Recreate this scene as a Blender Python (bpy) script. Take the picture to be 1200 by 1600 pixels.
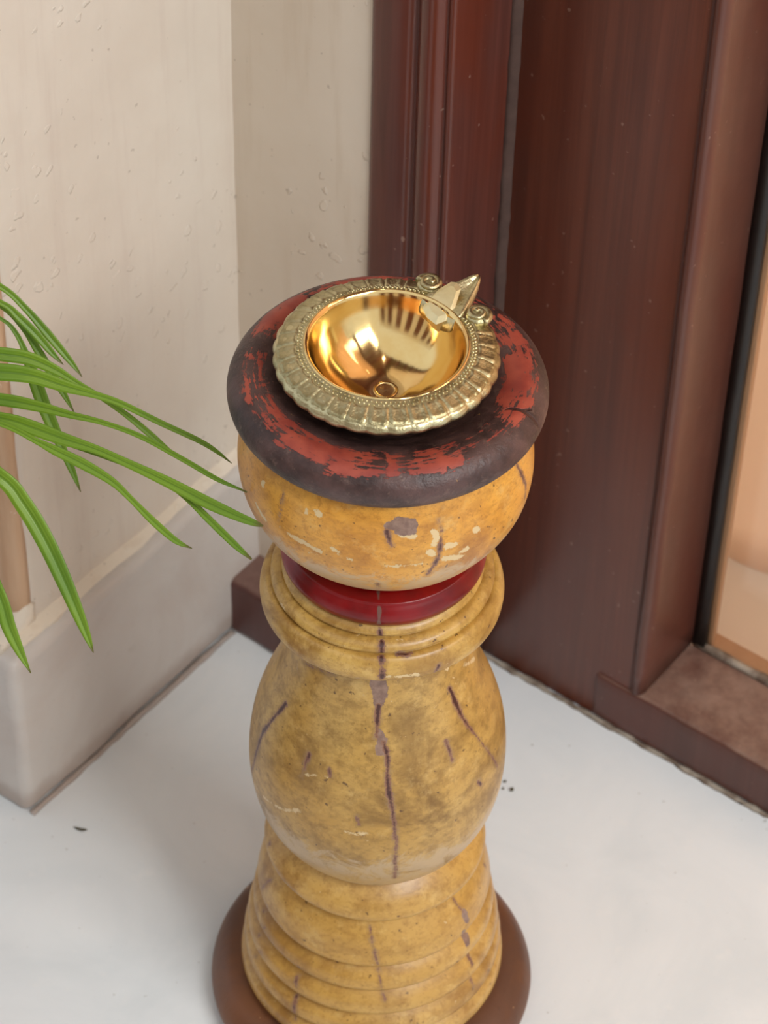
import bpy, bmesh, math, random
import numpy as np
from mathutils import Vector, Matrix, noise

random.seed(7); np.random.seed(7)
scene = bpy.context.scene
for o in list(bpy.data.objects): bpy.data.objects.remove(o)

# ------------------------------------------------------------------ camera
CAM = np.array([-1.8955e-04, -1.10520649, 1.53151702])
RW = np.array([[0.99958298, 0.02887684, 0.0],
               [0.02041475, -0.70666448, 0.70725424],
               [0.02042327, -0.70695930, -0.70695930]])      # world = RW @ (right, down, forward)
FPX = 4500.0
cd = bpy.data.cameras.new('camera'); cam = bpy.data.objects.new('camera', cd)
scene.collection.objects.link(cam)
m = Matrix.Identity(4)
for i in range(3):
    m[i][0] = RW[i, 0]; m[i][1] = -RW[i, 1]; m[i][2] = -RW[i, 2]; m[i][3] = CAM[i]
cam.matrix_world = m
cd.sensor_fit = 'AUTO'; cd.sensor_width = 36.0; cd.lens = FPX / 1600 * 36
cd.clip_start = 0.05
cd.dof.use_dof = True; cd.dof.focus_distance = 1.52; cd.dof.aperture_fstop = 14
scene.camera = cam

# ------------------------------------------------------------------ world, lights, exposure
w = bpy.data.worlds.new('overcast_sky'); scene.world = w; w.use_nodes = True
bg = w.node_tree.nodes['Background']
bg.inputs[0].default_value = (0.93, 0.97, 1.0, 1); bg.inputs[1].default_value = 0.88
UD_ = np.array([math.cos(math.radians(53.9)), math.sin(math.radians(53.9)), 0]); VD_ = np.array([UD_[1], -UD_[0], 0]); IC_ = np.array([-0.10707, 0.30108, 0.0])
def area(name, loc, target, size, power, col, size_y=None):
    l = bpy.data.lights.new(name, 'AREA'); l.energy = power; l.color = col; l.size = size
    if size_y: l.shape = 'RECTANGLE'; l.size_y = size_y
    o = bpy.data.objects.new(name, l); scene.collection.objects.link(o)
    o.location = loc
    o.rotation_euler = (Vector(target) - Vector(loc)).to_track_quat('-Z', 'Y').to_euler()
    return o
area('courtyard_daylight', (1.5, -1.5, 2.6), (0, 0, 0.2), 1.3, 98, (1.0, 0.985, 0.965))
area('curtain_fill_light', tuple(IC_ + VD_ * .75 + UD_ * 1.5 + np.array([0, 0, 1.5])), tuple(IC_ + VD_ * .30 + UD_ * .30), 0.9, 52, (1.0, 0.94, 0.86))  # added unseen lamp that brightens the curtain behind the glass
pl = bpy.data.lights.new('glint_light', 'POINT'); pl.energy = 5; pl.color = (1, 0.93, 0.8); pl.shadow_soft_size = 0.035
plo = bpy.data.objects.new('glint_light', pl); scene.collection.objects.link(plo); plo.location = (0.12, -0.35, 2.3)  # added point light that makes the glints in the brass bowl
vs = scene.view_settings
vs.view_transform = 'Standard'; vs.look = 'None'; vs.gamma = 1.0; vs.use_curve_mapping = False
vs.exposure = 0.0

# ------------------------------------------------------------------ helpers
def ray(px, py):
    return RW @ np.array([px - 600.0, py - 800.0, FPX]) / FPX
def at(px, py, depth):
    return CAM + ray(px, py) * depth
UD = np.array([math.cos(math.radians(53.9)), math.sin(math.radians(53.9)), 0])   # into the corner
VD = np.array([UD[1], -UD[0], 0])                                                # along the door wall
IC = np.array([-0.10707, 0.30108, 0.0])
def L(t, wv, z): return IC + VD * t + UD * wv + np.array([0, 0, z])

def srgb(r, g, b):
    f = lambda c: (c / 255 / 12.92) if c / 255 <= 0.04045 else ((c / 255 + 0.055) / 1.055) ** 2.4
    return (f(r), f(g), f(b), 1)

COL = scene.collection
def link(name, me, mat, parent=None, smooth=True):
    o = bpy.data.objects.new(name, me); COL.objects.link(o)
    if mat: me.materials.append(mat)
    if smooth: me.polygons.foreach_set('use_smooth', [True] * len(me.polygons))
    if parent: o.parent = parent
    return o
def obj_bm(name, bm, mat, parent=None, smooth=True):
    me = bpy.data.meshes.new(name); bmesh.ops.recalc_face_normals(bm, faces=bm.faces)
    bm.to_mesh(me); bm.free(); return link(name, me, mat, parent, smooth)
def obj_np(name, V, F, mat, parent=None, smooth=True):
    """V (n,3), F (m,4) quads"""
    me = bpy.data.meshes.new(name); n = len(V); k = len(F)
    me.vertices.add(n); me.vertices.foreach_set('co', np.asarray(V, np.float32).ravel())
    me.loops.add(k * 4); me.loops.foreach_set('vertex_index', np.asarray(F, np.int32).ravel())
    me.polygons.add(k); me.polygons.foreach_set('loop_start', np.arange(0, 4 * k, 4, dtype=np.int32))
    me.update(calc_edges=True); me.validate()
    return link(name, me, mat, parent, smooth)
def empty(name, loc=(0, 0, 0)):
    o = bpy.data.objects.new(name, None); COL.objects.link(o); o.location = loc; o.empty_display_size = .05; return o
def tag(o, label=None, cat=None, group=None, kind=None):
    if label: o['label'] = label
    if cat: o['category'] = cat
    if group: o['group'] = group
    if kind: o['kind'] = kind
    return o
def box(t0, t1, w0, w1, z0, z1, bev=0.0, seg=3, cuts=0, jit=0.0, freq=30, edgejit=0.0):
    """box in corner coordinates, bevelled, sliced and roughened"""
    bm = bmesh.new()
    bmesh.ops.create_cube(bm, size=1)
    for vv in bm.verts:
        vv.co = Vector((t0 + (vv.co.x + .5) * (t1 - t0), w0 + (vv.co.y + .5) * (w1 - w0), z0 + (vv.co.z + .5) * (z1 - z0)))
    if bev: bmesh.ops.bevel(bm, geom=list(bm.edges), offset=bev, segments=seg, affect='EDGES', profile=.5)
    if cuts:
        for ax, lo, hi in ((0, t0, t1), (1, w0, w1), (2, z0, z1)):
            n = int(min(90, (hi - lo) / cuts))
            for i in range(1, n + 1):
                no = Vector((0, 0, 0)); no[ax] = 1; co = Vector((0, 0, 0)); co[ax] = lo + (hi - lo) * i / (n + 1)
                bmesh.ops.bisect_plane(bm, geom=list(bm.verts) + list(bm.edges) + list(bm.faces), dist=1e-6, plane_co=co, plane_no=no)
    if jit or edgejit:
        for vv in bm.verts:
            c = vv.co.copy(); j = jit
            if edgejit:
                d = sorted([min(abs(c.x - t0), abs(c.x - t1)), min(abs(c.y - w0), abs(c.y - w1)), min(abs(c.z - z0), abs(c.z - z1))])
                if d[1] < bev * 1.3: j = edgejit
            vv.co = c + noise.noise_vector(c * freq) * j + noise.noise_vector(c * freq * 3.1) * j * .4
    for vv in bm.verts: vv.co = Vector(L(*vv.co))
    return bm
def vprism(prof, z0, z1, nz=1, jit=0, freq=20):
    """closed (t, w) outline extruded upwards"""
    bm = bmesh.new(); rows = []
    for k in range(nz + 1):
        z = z0 + (z1 - z0) * k / nz
        row = []
        for (t, wv) in prof:
            if jit:
                j = noise.noise_vector(Vector((t * 40, wv * 40, z * freq))); t2 = t + j.x * jit; w2 = wv + j.y * jit
            else: t2, w2 = t, wv
            row.append(bm.verts.new(L(t2, w2, z)))
        rows.append(row)
    n = len(prof)
    for k in range(nz):
        for i in range(n):
            bm.faces.new((rows[k][i], rows[k][(i + 1) % n], rows[k + 1][(i + 1) % n], rows[k + 1][i]))
    bm.faces.new(rows[0]); bm.faces.new(rows[-1])
    return bm
def hprism(path, sect, nseg=60, jit=0.0, freq=60):
    """cross section (offset right of path, z) swept along a straight path of two (t, w) points"""
    bm = bmesh.new(); (ta, wa), (tb, wb) = path; rows = []
    d = Vector((tb - ta, wb - wa)); d.normalize(); nrm = Vector((d.y, -d.x))
    for k in range(nseg + 1):
        s = k / nseg; t = ta + (tb - ta) * s; wv = wa + (wb - wa) * s; row = []
        for i, (a, z) in enumerate(sect):
            j = noise.noise_vector(Vector((t * freq, wv * freq, i * 7.3))) * jit
            row.append(bm.verts.new(L(t + nrm.x * (a + j.x), wv + nrm.y * (a + j.x), max(0, z + j.z))))
        rows.append(row)
    n = len(sect)
    for k in range(nseg):
        for i in range(n):
            bm.faces.new((rows[k][i], rows[k][(i + 1) % n], rows[k + 1][(i + 1) % n], rows[k + 1][i]))
    bm.faces.new(rows[0]); bm.faces.new(rows[-1])
    return bm
def smooth_poly(pts, step):
    """Catmull-Rom through pts, resampled about every `step`"""
    P = np.array(pts, float)
    if len(P) < 3:
        n = max(1, int(np.linalg.norm(P[-1] - P[0]) / step)); s = np.linspace(0, 1, n + 1)[:, None]
        return P[0] * (1 - s) + P[-1] * s
    Q = np.vstack([2 * P[0] - P[1], P, 2 * P[-1] - P[-2]]); out = []
    for i in range(1, len(Q) - 2):
        n = max(2, int(np.linalg.norm(Q[i + 1] - Q[i]) / step)); s = np.linspace(0, 1, n, endpoint=False)[:, None]
        a, b, c, d = Q[i - 1], Q[i], Q[i + 1], Q[i + 2]
        out.append(.5 * ((2 * b) + (c - a) * s + (2 * a - 5 * b + 4 * c - d) * s ** 2 + (3 * b - a - 3 * c + d) * s ** 3))
    out.append(P[-1:]); return np.vstack(out)

# ------------------------------------------------------------------ material helpers
class MT:
    def __init__(s, name):
        s.m = bpy.data.materials.new(name); s.m.use_nodes = True
        s.t = s.m.node_tree; s.b = s.t.nodes['Principled BSDF']; s.out = s.t.nodes['Material Output']
        s._tc = None
    def n(s, typ, ins=None, **props):
        nd = s.t.nodes.new(typ)
        for k, v in props.items(): setattr(nd, k, v)
        for k, v in (ins or {}).items(): s.set(nd.inputs[k], v)
        return nd
    def set(s, sock, v):
        if isinstance(v, bpy.types.NodeSocket): s.t.links.new(v, sock)
        else: sock.default_value = v
    def p(s, **kw):
        for k, v in kw.items(): s.set(s.b.inputs[k.replace('_', ' ')], v)
    @property
    def co(s):
        if not s._tc: s._tc = s.n('ShaderNodeTexCoord')
        return s._tc.outputs['Object']
    def scaled(s, sc):
        return s.n('ShaderNodeMapping', {0: s.co, 'Scale': sc}).outputs[0]
    def noise(s, scale, detail=4, rough=.6, vec=None, dist=0.0, out=0):
        return s.n('ShaderNodeTexNoise', {'Vector': vec or s.co, 'Scale': scale, 'Detail': detail, 'Roughness': rough, 'Distortion': dist}).outputs[out]
    def math(s, op, a, b=0.0, c=None, clamp=False):
        d = {0: a, 1: b}
        if c is not None: d[2] = c
        return s.n('ShaderNodeMath', d, operation=op, use_clamp=clamp).outputs[0]
    def step(s, v, lo, hi, a=0.0, b=1.0):
        return s.n('ShaderNodeMapRange', {0: v, 1: lo, 2: hi, 3: a, 4: b}, interpolation_type='SMOOTHSTEP').outputs[0]
    def mix(s, f, a, b, blend='MIX'):
        nd = s.n('ShaderNodeMix', data_type='RGBA', blend_type=blend)
        s.set(nd.inputs[0], f); s.set(nd.inputs[6], a); s.set(nd.inputs[7], b); return nd.outputs[2]
    def ramp(s, v, stops):
        nd = s.n('ShaderNodeValToRGB', {0: v}); r = nd.color_ramp
        while len(r.elements) < len(stops): r.elements.new(.5)
        for e, (p, c) in zip(r.elements, stops): e.position = p; e.color = c
        return nd.outputs[0]
    def bump(s, h, strength=.3, dist=.001, normal=None):
        d = {'Height': h, 'Strength': strength, 'Distance': dist}
        if normal is not None: d['Normal'] = normal
        return s.n('ShaderNodeBump', d).outputs[0]
    def attr(s, name):
        return s.n('ShaderNodeAttribute', attribute_name=name).outputs['Fac']

def plaster(name, base, pale, stain, blister=1.0):
    M = MT(name)
    n1 = M.noise(6, 5, .6); n2 = M.noise(1, 4, .6, M.scaled((70, 70, 6)))
    c = M.mix(M.step(n1, .35, .7), base, pale)
    c = M.mix(M.math('MULTIPLY', M.step(n2, .5, .75), .35), c, stain)
    dots = M.noise(160, 2, .5)
    c = M.mix(M.math('MULTIPLY', M.step(dots, .72, .76), .35), c, srgb(120, 100, 85))
    wob = M.n('ShaderNodeMixRGB', {0: .012, 1: M.co, 2: M.noise(90, 2, .5, out=1)}, blend_type='ADD').outputs[0]
    vo = M.n('ShaderNodeTexVoronoi', {'Vector': wob, 'Scale': 105.0, 'Randomness': 1.0})
    pres = M.n('ShaderNodeSeparateColor', {0: vo.outputs['Color']}).outputs[0]
    reg = M.step(M.noise(7, 3, .5), .36, .58)
    lim = M.math('MULTIPLY', M.math('MULTIPLY', M.step(pres, .52, .95), .44), reg)
    bl = M.step(M.math('SUBTRACT', lim, vo.outputs['Distance']), -.02, .10)
    h = M.math('ADD', M.math('MULTIPLY', bl, blister), M.math('MULTIPLY', M.noise(28, 4, .55), 1.1))
    h = M.math('ADD', h, M.math('MULTIPLY', n2, .5))
    M.p(Base_Color=c, Roughness=.62, Normal=M.bump(h, .45, .0016), Specular_IOR_Level=.35)
    return M.m
def darkwood(name, a, b, c3, rough=.3, dust=0.0):
    M = MT(name)
    g = M.noise(1, 5, .65, M.scaled((110, 110, 3.5)), .4); g2 = M.noise(5, 3, .5, M.scaled((4, 4, 1.2)))
    col = M.mix(M.step(g, .3, .7), a, b); col = M.mix(M.math('MULTIPLY', M.step(g2, .4, .7), .7), col, c3)
    sp = M.noise(210, 1, .4); col = M.mix(M.math('MULTIPLY', M.step(sp, .77, .79), .6), col, srgb(150, 120, 105))
    if dust:
        geo = M.n('ShaderNodeNewGeometry'); up = M.n('ShaderNodeSeparateXYZ', {0: geo.outputs['Normal']}).outputs[2]
        d = M.math('MULTIPLY', M.step(up, .3, .9), M.step(M.noise(30, 6, .7), .1, .9)); col = M.mix(M.math('MULTIPLY', d, dust), col, srgb(165, 140, 125))
    r = M.math('ADD', M.math('MULTIPLY', M.noise(30, 3), .12), rough - .06)
    M.p(Base_Color=col, Roughness=r, Normal=M.bump(M.math('ADD', g, M.math('MULTIPLY', M.noise(60, 3), .7)), .12, .001), Specular_IOR_Level=.45)
    return M.m
def painted(name, amber, ochre, brown, pale_band=None, dirt=.5):
    """old yellow paint with cracks, chips and brush streaks; crack / chip / ang / hgt come from the turned mesh"""
    M = MT(name)
    ang = M.attr('ang'); hg = M.attr('hgt')
    sv = M.n('ShaderNodeCombineXYZ', {0: M.math('MULTIPLY', ang, 6.0), 1: M.math('MULTIPLY', hg, 420.0), 2: 0.0}).outputs[0]
    streak = M.noise(1, 4, .6, sv)
    blot = M.noise(26, 5, .62, dist=.6); big = M.noise(11, 3, .55)
    col = M.mix(M.step(big, .35, .68), amber, ochre)
    col = M.mix(M.math('MULTIPLY', M.step(blot, .46, .72), .75 * dirt + .25), col, brown)
    col = M.mix(M.math('MULTIPLY', M.step(streak, .50, .74), .22 * dirt), col, brown)
    mott = M.noise(1, 6, .72, M.n('ShaderNodeCombineXYZ', {0: M.math('MULTIPLY', ang, 5.0), 1: M.math('MULTIPLY', hg, 110.0), 2: M.math('MULTIPLY', big, 3.0)}).outputs[0], .3); col = M.mix(M.math('MULTIPLY', M.step(mott, .44, .66), .50 * dirt), col, brown)
    fine = M.noise(260, 6, .8); col = M.mix(M.math('MULTIPLY', M.step(fine, .51, .62), .42), col, brown)
    bs = M.noise(1, 5, .75, M.n('ShaderNodeCombineXYZ', {0: M.math('MULTIPLY', ang, 28.0), 1: M.math('MULTIPLY', hg, 900.0), 2: 3.0}).outputs[0])
    col = M.mix(M.math('MULTIPLY', M.math('MULTIPLY', M.step(bs, .56, .66), M.step(big, .45, .6)), .5), col, brown)
    lite = M.noise(60, 6, .75); col = M.mix(M.math('MULTIPLY', M.step(lite, .52, .72), .42), col, srgb(224, 190, 122))
    flk = M.math('ADD', M.noise(130, 5, .7, dist=.6), M.math('MULTIPLY', M.noise(17, 2), .22)); flake = M.step(flk, .80, .82)
    col = M.mix(flake, col, srgb(206, 178, 130))
    speck = M.noise(230, 2, .5); col = M.mix(M.math('MULTIPLY', M.step(speck, .70, .74), .75), col, srgb(70, 40, 25))
    if pale_band:
        z0, z1, z2, z3, pc = pale_band
        bnd = M.math('MULTIPLY', M.step(hg, z0, z1), M.step(hg, z2, z3, 1.0, 0.0))
        pn = M.noise(46, 7, .78, dist=1.0)
        fac = M.step(M.math('ADD', pn, M.math('MULTIPLY', bnd, .28)), .64, .80)
        col = M.mix(M.math('MULTIPLY', fac, .8), col, pc)
    ed = M.math('ADD', M.math('MULTIPLY', M.math('SUBTRACT', M.noise(190, 3, .6), .5), .0040), M.math('MULTIPLY', M.math('SUBTRACT', M.noise(620, 4, .75), .5), .0042))
    chip = M.step(M.math('ADD', M.attr('chip'), ed), -.0002, .0002, 1.0, 0.0)
    crack = M.step(M.math('ADD', M.attr('crack'), M.math('MULTIPLY', ed, .8)), -.00015, .00025, 1.0, 0.0)
    halo = M.step(M.math('ADD', M.attr('crack'), ed), 0.0, .0022, 1.0, 0.0)
    col = M.mix(M.math('MULTIPLY', halo, .45), col, M.mix(M.step(mott, .4, .6), brown, srgb(150, 124, 100)))
    col = M.mix(chip, col, srgb(216, 190, 142))
    cc = M.mix(M.step(M.math('ADD', M.attr('crack'), M.math('MULTIPLY', ed, .5)), -.0011, -.0003), srgb(70, 34, 28), srgb(138, 98, 76))
    pat = M.step(M.math('ADD', M.attr('patch'), M.math('MULTIPLY', ed, .8)), -.00015, .00025, 1.0, 0.0)
    col = M.mix(pat, col, M.mix(M.step(M.noise(140, 5, .7), .35, .65), srgb(122, 94, 82), srgb(150, 122, 106)))
    col = M.mix(crack, col, cc)
    h = M.math('SUBTRACT', M.math('MULTIPLY', streak, .35), M.math('ADD', M.math('MULTIPLY', M.math('MAXIMUM', crack, pat), .7), M.math('MULTIPLY', chip, .6)))
    h = M.math('ADD', h, M.math('MULTIPLY', blot, .5))
    M.p(Base_Color=col, Roughness=M.math('ADD', M.math('MULTIPLY', blot, .22), .24), Normal=M.bump(h, .4, .0009), Specular_IOR_Level=.5,
        Coat_Weight=.15, Coat_Roughness=.25)
    return M.m

M_wall = plaster('plaster_left', srgb(214, 203, 189), srgb(222, 213, 200), srgb(203, 188, 176))
M_strip = plaster('plaster_far', srgb(212, 199, 182), srgb(218, 207, 192), srgb(198, 180, 158), 1.2)
M_fillet = plaster('plaster_fillet', srgb(226, 214, 195), srgb(232, 222, 206), srgb(208, 188, 166), .8)
M_wood = darkwood('dark_red_brown_paint', srgb(108, 58, 41), srgb(86, 44, 31), srgb(98, 44, 26), .32)
M_frame = darkwood('frame_brown_paint', srgb(96, 56, 48), srgb(80, 46, 40), srgb(100, 42, 24), .24)
M_rail = darkwood('rail_brown_paint', srgb(92, 56, 47), srgb(80, 47, 39), srgb(96, 52, 42), .34, dust=.85)
M_reveal = darkwood('stile_brown_paint', srgb(98, 63, 53), srgb(90, 56, 47), srgb(92, 48, 38), .33, dust=.8)
M_skirtred = darkwood('red_skirting_paint', srgb(96, 60, 55), srgb(82, 48, 44), srgb(98, 62, 58), .4, dust=.5)

M = MT('white_marble')
v1 = M.noise(7, 6, .6, dist=1.2); v2 = M.noise(55, 4, .6); v3 = M.noise(2.5, 4, .55)
c = M.mix(M.step(v1, .3, .75), srgb(236, 241, 243), srgb(224, 231, 234))
c = M.mix(M.math('MULTIPLY', M.step(v3, .45, .75), .5), c, srgb(226, 228, 226))
c = M.mix(M.math('MULTIPLY', M.step(v2, .58, .75), .35), c, srgb(240, 242, 241))
c = M.mix(M.math('MULTIPLY', M.step(M.noise(190, 2, .5), .735, .77), .5), c, srgb(135, 130, 115))
M.p(Base_Color=c, Roughness=M.math('ADD', M.math('MULTIPLY', v2, .2), .28), Normal=M.bump(M.noise(25, 3), .04, .001), Specular_IOR_Level=.4)
M_marble = M.m
M = MT('skirting_stone')
v1 = M.noise(10, 5, .6, dist=.6)
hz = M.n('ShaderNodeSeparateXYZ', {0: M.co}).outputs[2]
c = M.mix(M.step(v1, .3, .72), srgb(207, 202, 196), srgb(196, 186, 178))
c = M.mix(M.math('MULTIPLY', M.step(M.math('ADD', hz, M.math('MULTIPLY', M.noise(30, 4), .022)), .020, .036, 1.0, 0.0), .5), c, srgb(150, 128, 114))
c = M.mix(M.math('MULTIPLY', M.step(M.noise(90, 4, .6), .62, .75), .25), c, srgb(178, 170, 160))
M.p(Base_Color=c, Roughness=.5, Normal=M.bump(M.noise(40, 4), .2, .0012))
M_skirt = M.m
M = MT('tan_trim_paint')
g = M.noise(1, 4, .6, M.scaled((60, 60, 5)))
c = M.mix(M.step(g, .35, .7), srgb(205, 172, 140), srgb(186, 148, 114))
c = M.mix(M.step(M.noise(38, 4, .6), .64, .68), c, srgb(232, 222, 208))
M.p(Base_Color=c, Roughness=.5, Normal=M.bump(M.noise(45, 4), .3, .001)); M_tan = M.m
M = MT('putty'); g = M.noise(80, 4)
M.p(Base_Color=M.mix(g, srgb(58, 40, 34), srgb(88, 66, 58)), Roughness=.85, Normal=M.bump(M.noise(150, 3), .6, .001)); M_putty = M.m
M = MT('dirty_grout'); g = M.noise(70, 4)
M.p(Base_Color=M.mix(M.step(g, .35, .65), srgb(168, 158, 144), srgb(112, 96, 82)), Roughness=.8, Normal=M.bump(M.noise(160, 3), .5, .001)); M_grout = M.m
M = MT('dark_edge_black'); M.p(Base_Color=M.mix(M.noise(60), srgb(16, 13, 12), srgb(34, 29, 27)), Roughness=.4); M_black = M.m
M = MT('glass')
tr = M.n('ShaderNodeBsdfTransparent', {0: (.97, .96, .94, 1)}); gl = M.n('ShaderNodeBsdfGlossy', {'Color': (1, 1, 1, 1), 'Roughness': M.math('MULTIPLY', M.noise(30), .05)})
lw = M.n('ShaderNodeLayerWeight', {'Blend': .5}); fr = M.math('ADD', M.math('MULTIPLY', M.math('POWER', lw.outputs['Facing'], 4.0), .5), .03); mx = M.n('ShaderNodeMixShader', {0: fr, 1: tr.outputs[0], 2: gl.outputs[0]})
M.t.links.new(mx.outputs[0], M.out.inputs[0]); M_glass = M.m
M = MT('bead_wood'); M.p(Base_Color=M.mix(M.noise(1, 4, .6, M.scaled((90, 90, 4))), srgb(196, 158, 124), srgb(176, 138, 106)), Roughness=.4); M_bead = M.m
M = MT('beige_room_floor'); g = M.noise(9, 5, .6)
M.p(Base_Color=M.mix(g, srgb(232, 218, 200), srgb(222, 206, 188)), Roughness=.45); M_rfloor = M.m
M = MT('peach_curtain'); g = M.noise(1, 4, .6, M.scaled((25, 25, 4)))
M.p(Base_Color=M.mix(g, srgb(232, 204, 182), srgb(224, 192, 168)), Roughness=.8, Sheen_Weight=.2)
tl = M.n('ShaderNodeBsdfTranslucent', {0: srgb(246, 226, 206)}); mx = M.n('ShaderNodeMixShader', {0: .55, 1: M.b.outputs[0], 2: tl.outputs[0]})
M.t.links.new(mx.outputs[0], M.out.inputs[0]); M_curt = M.m
M = MT('cream_ceiling'); M.p(Base_Color=M.mix(M.noise(8), srgb(128, 98, 70), srgb(108, 80, 56)), Roughness=.6); M_ceil = M.m

# ------------------------------------------------------------------ setting
def struct(o, label, cat):
    return tag(o, label, cat, kind='structure')
floor = struct(obj_bm('floor', box(-4, 4, -4.5, 0.19, -.05, 0), M_marble, smooth=False), 'white marble floor with faint grey veins', 'floor')
rfl = struct(obj_bm('floor_inside', box(-4, 4, 0.19, 2.6, -.05, 0.0), M_rfloor, smooth=False), 'pale beige floor seen through the door glass', 'floor')
ceil = struct(obj_bm('ceiling', box(-4, 4, -0.75, 2.6, 2.6, 2.7), M_ceil, smooth=False), 'unseen brown timber porch ceiling, added for reflections, above the doorway', 'ceiling')
for i in range(16):  # unseen beams added as dark stripes for the brass to reflect
    o = obj_bm('reflection_beam', box(-3.6 + i * .48, -3.46 + i * .48, -0.75, 2.5, 2.46, 2.6, .006, 2), M_wood, ceil)
wc = struct(obj_bm('wall_courtyard', box(-4, 4, -3.6, -3.4, 0, 3.2), M_wall, smooth=False), 'unseen cream wall with dark panels, added for reflections, on the far side of the courtyard', 'wall')
for i in range(8):  # dark panels added out of view for streaks in the bowl's reflections
    obj_bm('reflection_panel', box(-3.8 + i * .98, -3.3 + i * .98, -3.44, -3.37, .05, 2.6, .01, 2), M_wood, wc)
wl = struct(obj_bm('wall_left', box(-.60, -.0145, -.183, .30, 0.02, 2.6, .006, 3, .05, .0022, 9, .003), M_wall), 'cream plastered side wall pitted with small blisters', 'wall')
wf = struct(obj_bm('wall_far', box(-.30, .0960, .031, .30, 0.0, 2.6, .004, 2, .05, .0016, 9), M_strip), 'narrow cream plaster strip beside the dark door frame', 'wall')
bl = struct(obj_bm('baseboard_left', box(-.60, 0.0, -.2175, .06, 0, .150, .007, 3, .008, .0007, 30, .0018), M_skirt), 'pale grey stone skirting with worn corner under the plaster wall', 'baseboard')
bf = struct(obj_bm('baseboard_far', box(-.02, .0870, 0.0, .045, 0, .054, .005, 3, .008, .0005, 40, .0015), M_skirtred), 'low dark red painted skirting under the plaster strip', 'baseboard')
f1 = struct(obj_bm('trim_1', hprism(((-.0145 - .002, -.20), (-.0145 - .002, .031)), [(-.003, .145), (.0105, .1480), (.0085, .1512), (.004, .1530), (-.001, .156), (-.004, .156)], 110, .0016, 55), M_fillet),
            'uneven cream plaster fillet along the top of the grey skirting', 'trim')
f2 = struct(obj_bm('trim_2', hprism(((-.60, -.181), (-.0145, -.181)), [(-.002, .146), (.033, .148), (.030, .154), (.012, .160), (.004, .170), (-.002, .170)], 60, .002, 45), M_fillet),
            'chipped white plaster ledge on the pier beneath the tan moulding', 'trim')
tanp = [(-.13, -.180), (-.13, -.1875), (-.095, -.1885), (-.060, -.1885), (-.056, -.1865), (-.040, -.1865), (-.036, -.190), (-.027, -.191), (-.0205, -.1885), (-.0175, -.1845), (-.0165, -.180)]
f3 = struct(obj_bm('trim_3', vprism(tanp, .150, 2.6, 80, .0009, 25), M_tan), 'tan painted vertical moulding with white chips on the pier edge', 'trim')
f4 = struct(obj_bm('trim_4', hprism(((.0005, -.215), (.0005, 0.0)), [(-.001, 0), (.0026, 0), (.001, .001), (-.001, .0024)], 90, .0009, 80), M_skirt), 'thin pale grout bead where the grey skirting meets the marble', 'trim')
f5 = struct(obj_bm('trim_5', hprism(((.148, .094), (1.2, .094)), [(-.001, 0), (.0026, 0), (.001, .0008), (-.001, .0020)], 240, .0016, 140), M_grout), 'dirty grout line along the foot of the dark door', 'trim')

door = struct(empty('door_1', L(.2, .1, 0)), 'dark red-brown wooden door frame with glass panel', 'door')
def part(name, bm, mat, parent=None, label=None, smooth=True):
    p = parent or door
    o = obj_bm(name, bm, mat, p, smooth)
    o.matrix_parent_inverse = Matrix.Translation(p.location).inverted()
    if label: o['label'] = label
    return o
def arc(cx, cy, r, a0, a1, n=7):
    return [(cx + r * math.cos(math.radians(a0 + (a1 - a0) * i / (n - 1))), cy + r * math.sin(math.radians(a0 + (a1 - a0) * i / (n - 1)))) for i in range(n)]
# door frame: flat band, groove, rounded bead, then jamb face running back to the board
fp = [(.0862, .15)] + arc(.0922, .041, .006, 180, 270, 5) + [(.1005, .0347), (.1140, .0352), (.1172, .0362), (.1182, .0380)] \
     + arc(.1290, .0462, .0118, 215, 335, 12) + [(.1405, .0425), (.1422, .0412)] + arc(.1440, .0440, .0034, 250, 360, 6) + [(.1476, .052), (.1474, .0955), (.1474, .15)]
fp = [(a, b) if b > .09 or i > len(fp) - 4 else (a + .0040 * max(0, min(1, (.148 - a) / .02)), b - .0070) for i, (a, b) in enumerate(fp)]
part('door_frame', vprism(fp, 0, 2.5, 50, .0004, 6), M_frame)
part('putty_line', vprism([(.1468, .0905), (.1495, .0925), (.1522, .0950), (.1526, .0975), (.1465, .0975)], 0, 2.5, 300, .0008, 110), M_putty, label='ragged grey putty line between frame and board')
part('door_board', box(.1474, .2805, .096, .1585, 0.0, 2.5, .0012, 2), M_wood, label='wide dark brown varnished board')
# rounded corner stile that carries the reveal back to the glass
sp = [(.2795, .16), (.2795, .0975), (.2800, .0950)] + arc(.2850, .0975, .0042, 200, 330, 7) + [(.2905, .1010), (.2902, .1020), (.2897, .1590), (.2890, .16)]
sp = [(a - .0035, b) for a, b in sp]
part('stile', vprism(sp, .0455, 2.5, 120, .0005, 14), M_reveal, label='chipped brown stile facing the glass')
part('bottom_rail', box(.2480, 1.6, .0945, .1600, 0.0, .0445, .0035, 3, .012, .0004, 40, .0010), M_rail, label='dusty brown bottom rail')
part('dark_edge_strip', vprism([(.2850, .1590), (.2958, .1590), (.2958, .1635), (.2850, .1635)], .0445, 2.5, 80, .0006, 30), M_black, label='black strip for the dark gap and reflection beside the glass')  # black geometry standing in for the gap and dark reflection at the pane edge
part('glass_pane', box(.284, 1.6, .1612, .1642, .043, 2.5), M_glass, label='clear glass pane', smooth=False)
part('glazing_bead', box(.284, .2992, .1645, .170, .040, 2.5, .001, 2), M_bead, label='brown wooden glazing bead behind the glass')
part('inner_rail', box(.284, 1.6, .1645, .178, 0.0, .046, .001, 2), M_bead, label='tan inner rail behind the glass')
part('sealant', hprism(((.289, .1605), (1.2, .1605)), [(-.002, .043), (.0025, .0445), (.001, .0475), (-.002, .049)], 110, .0014, 80), M_grout)
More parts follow.
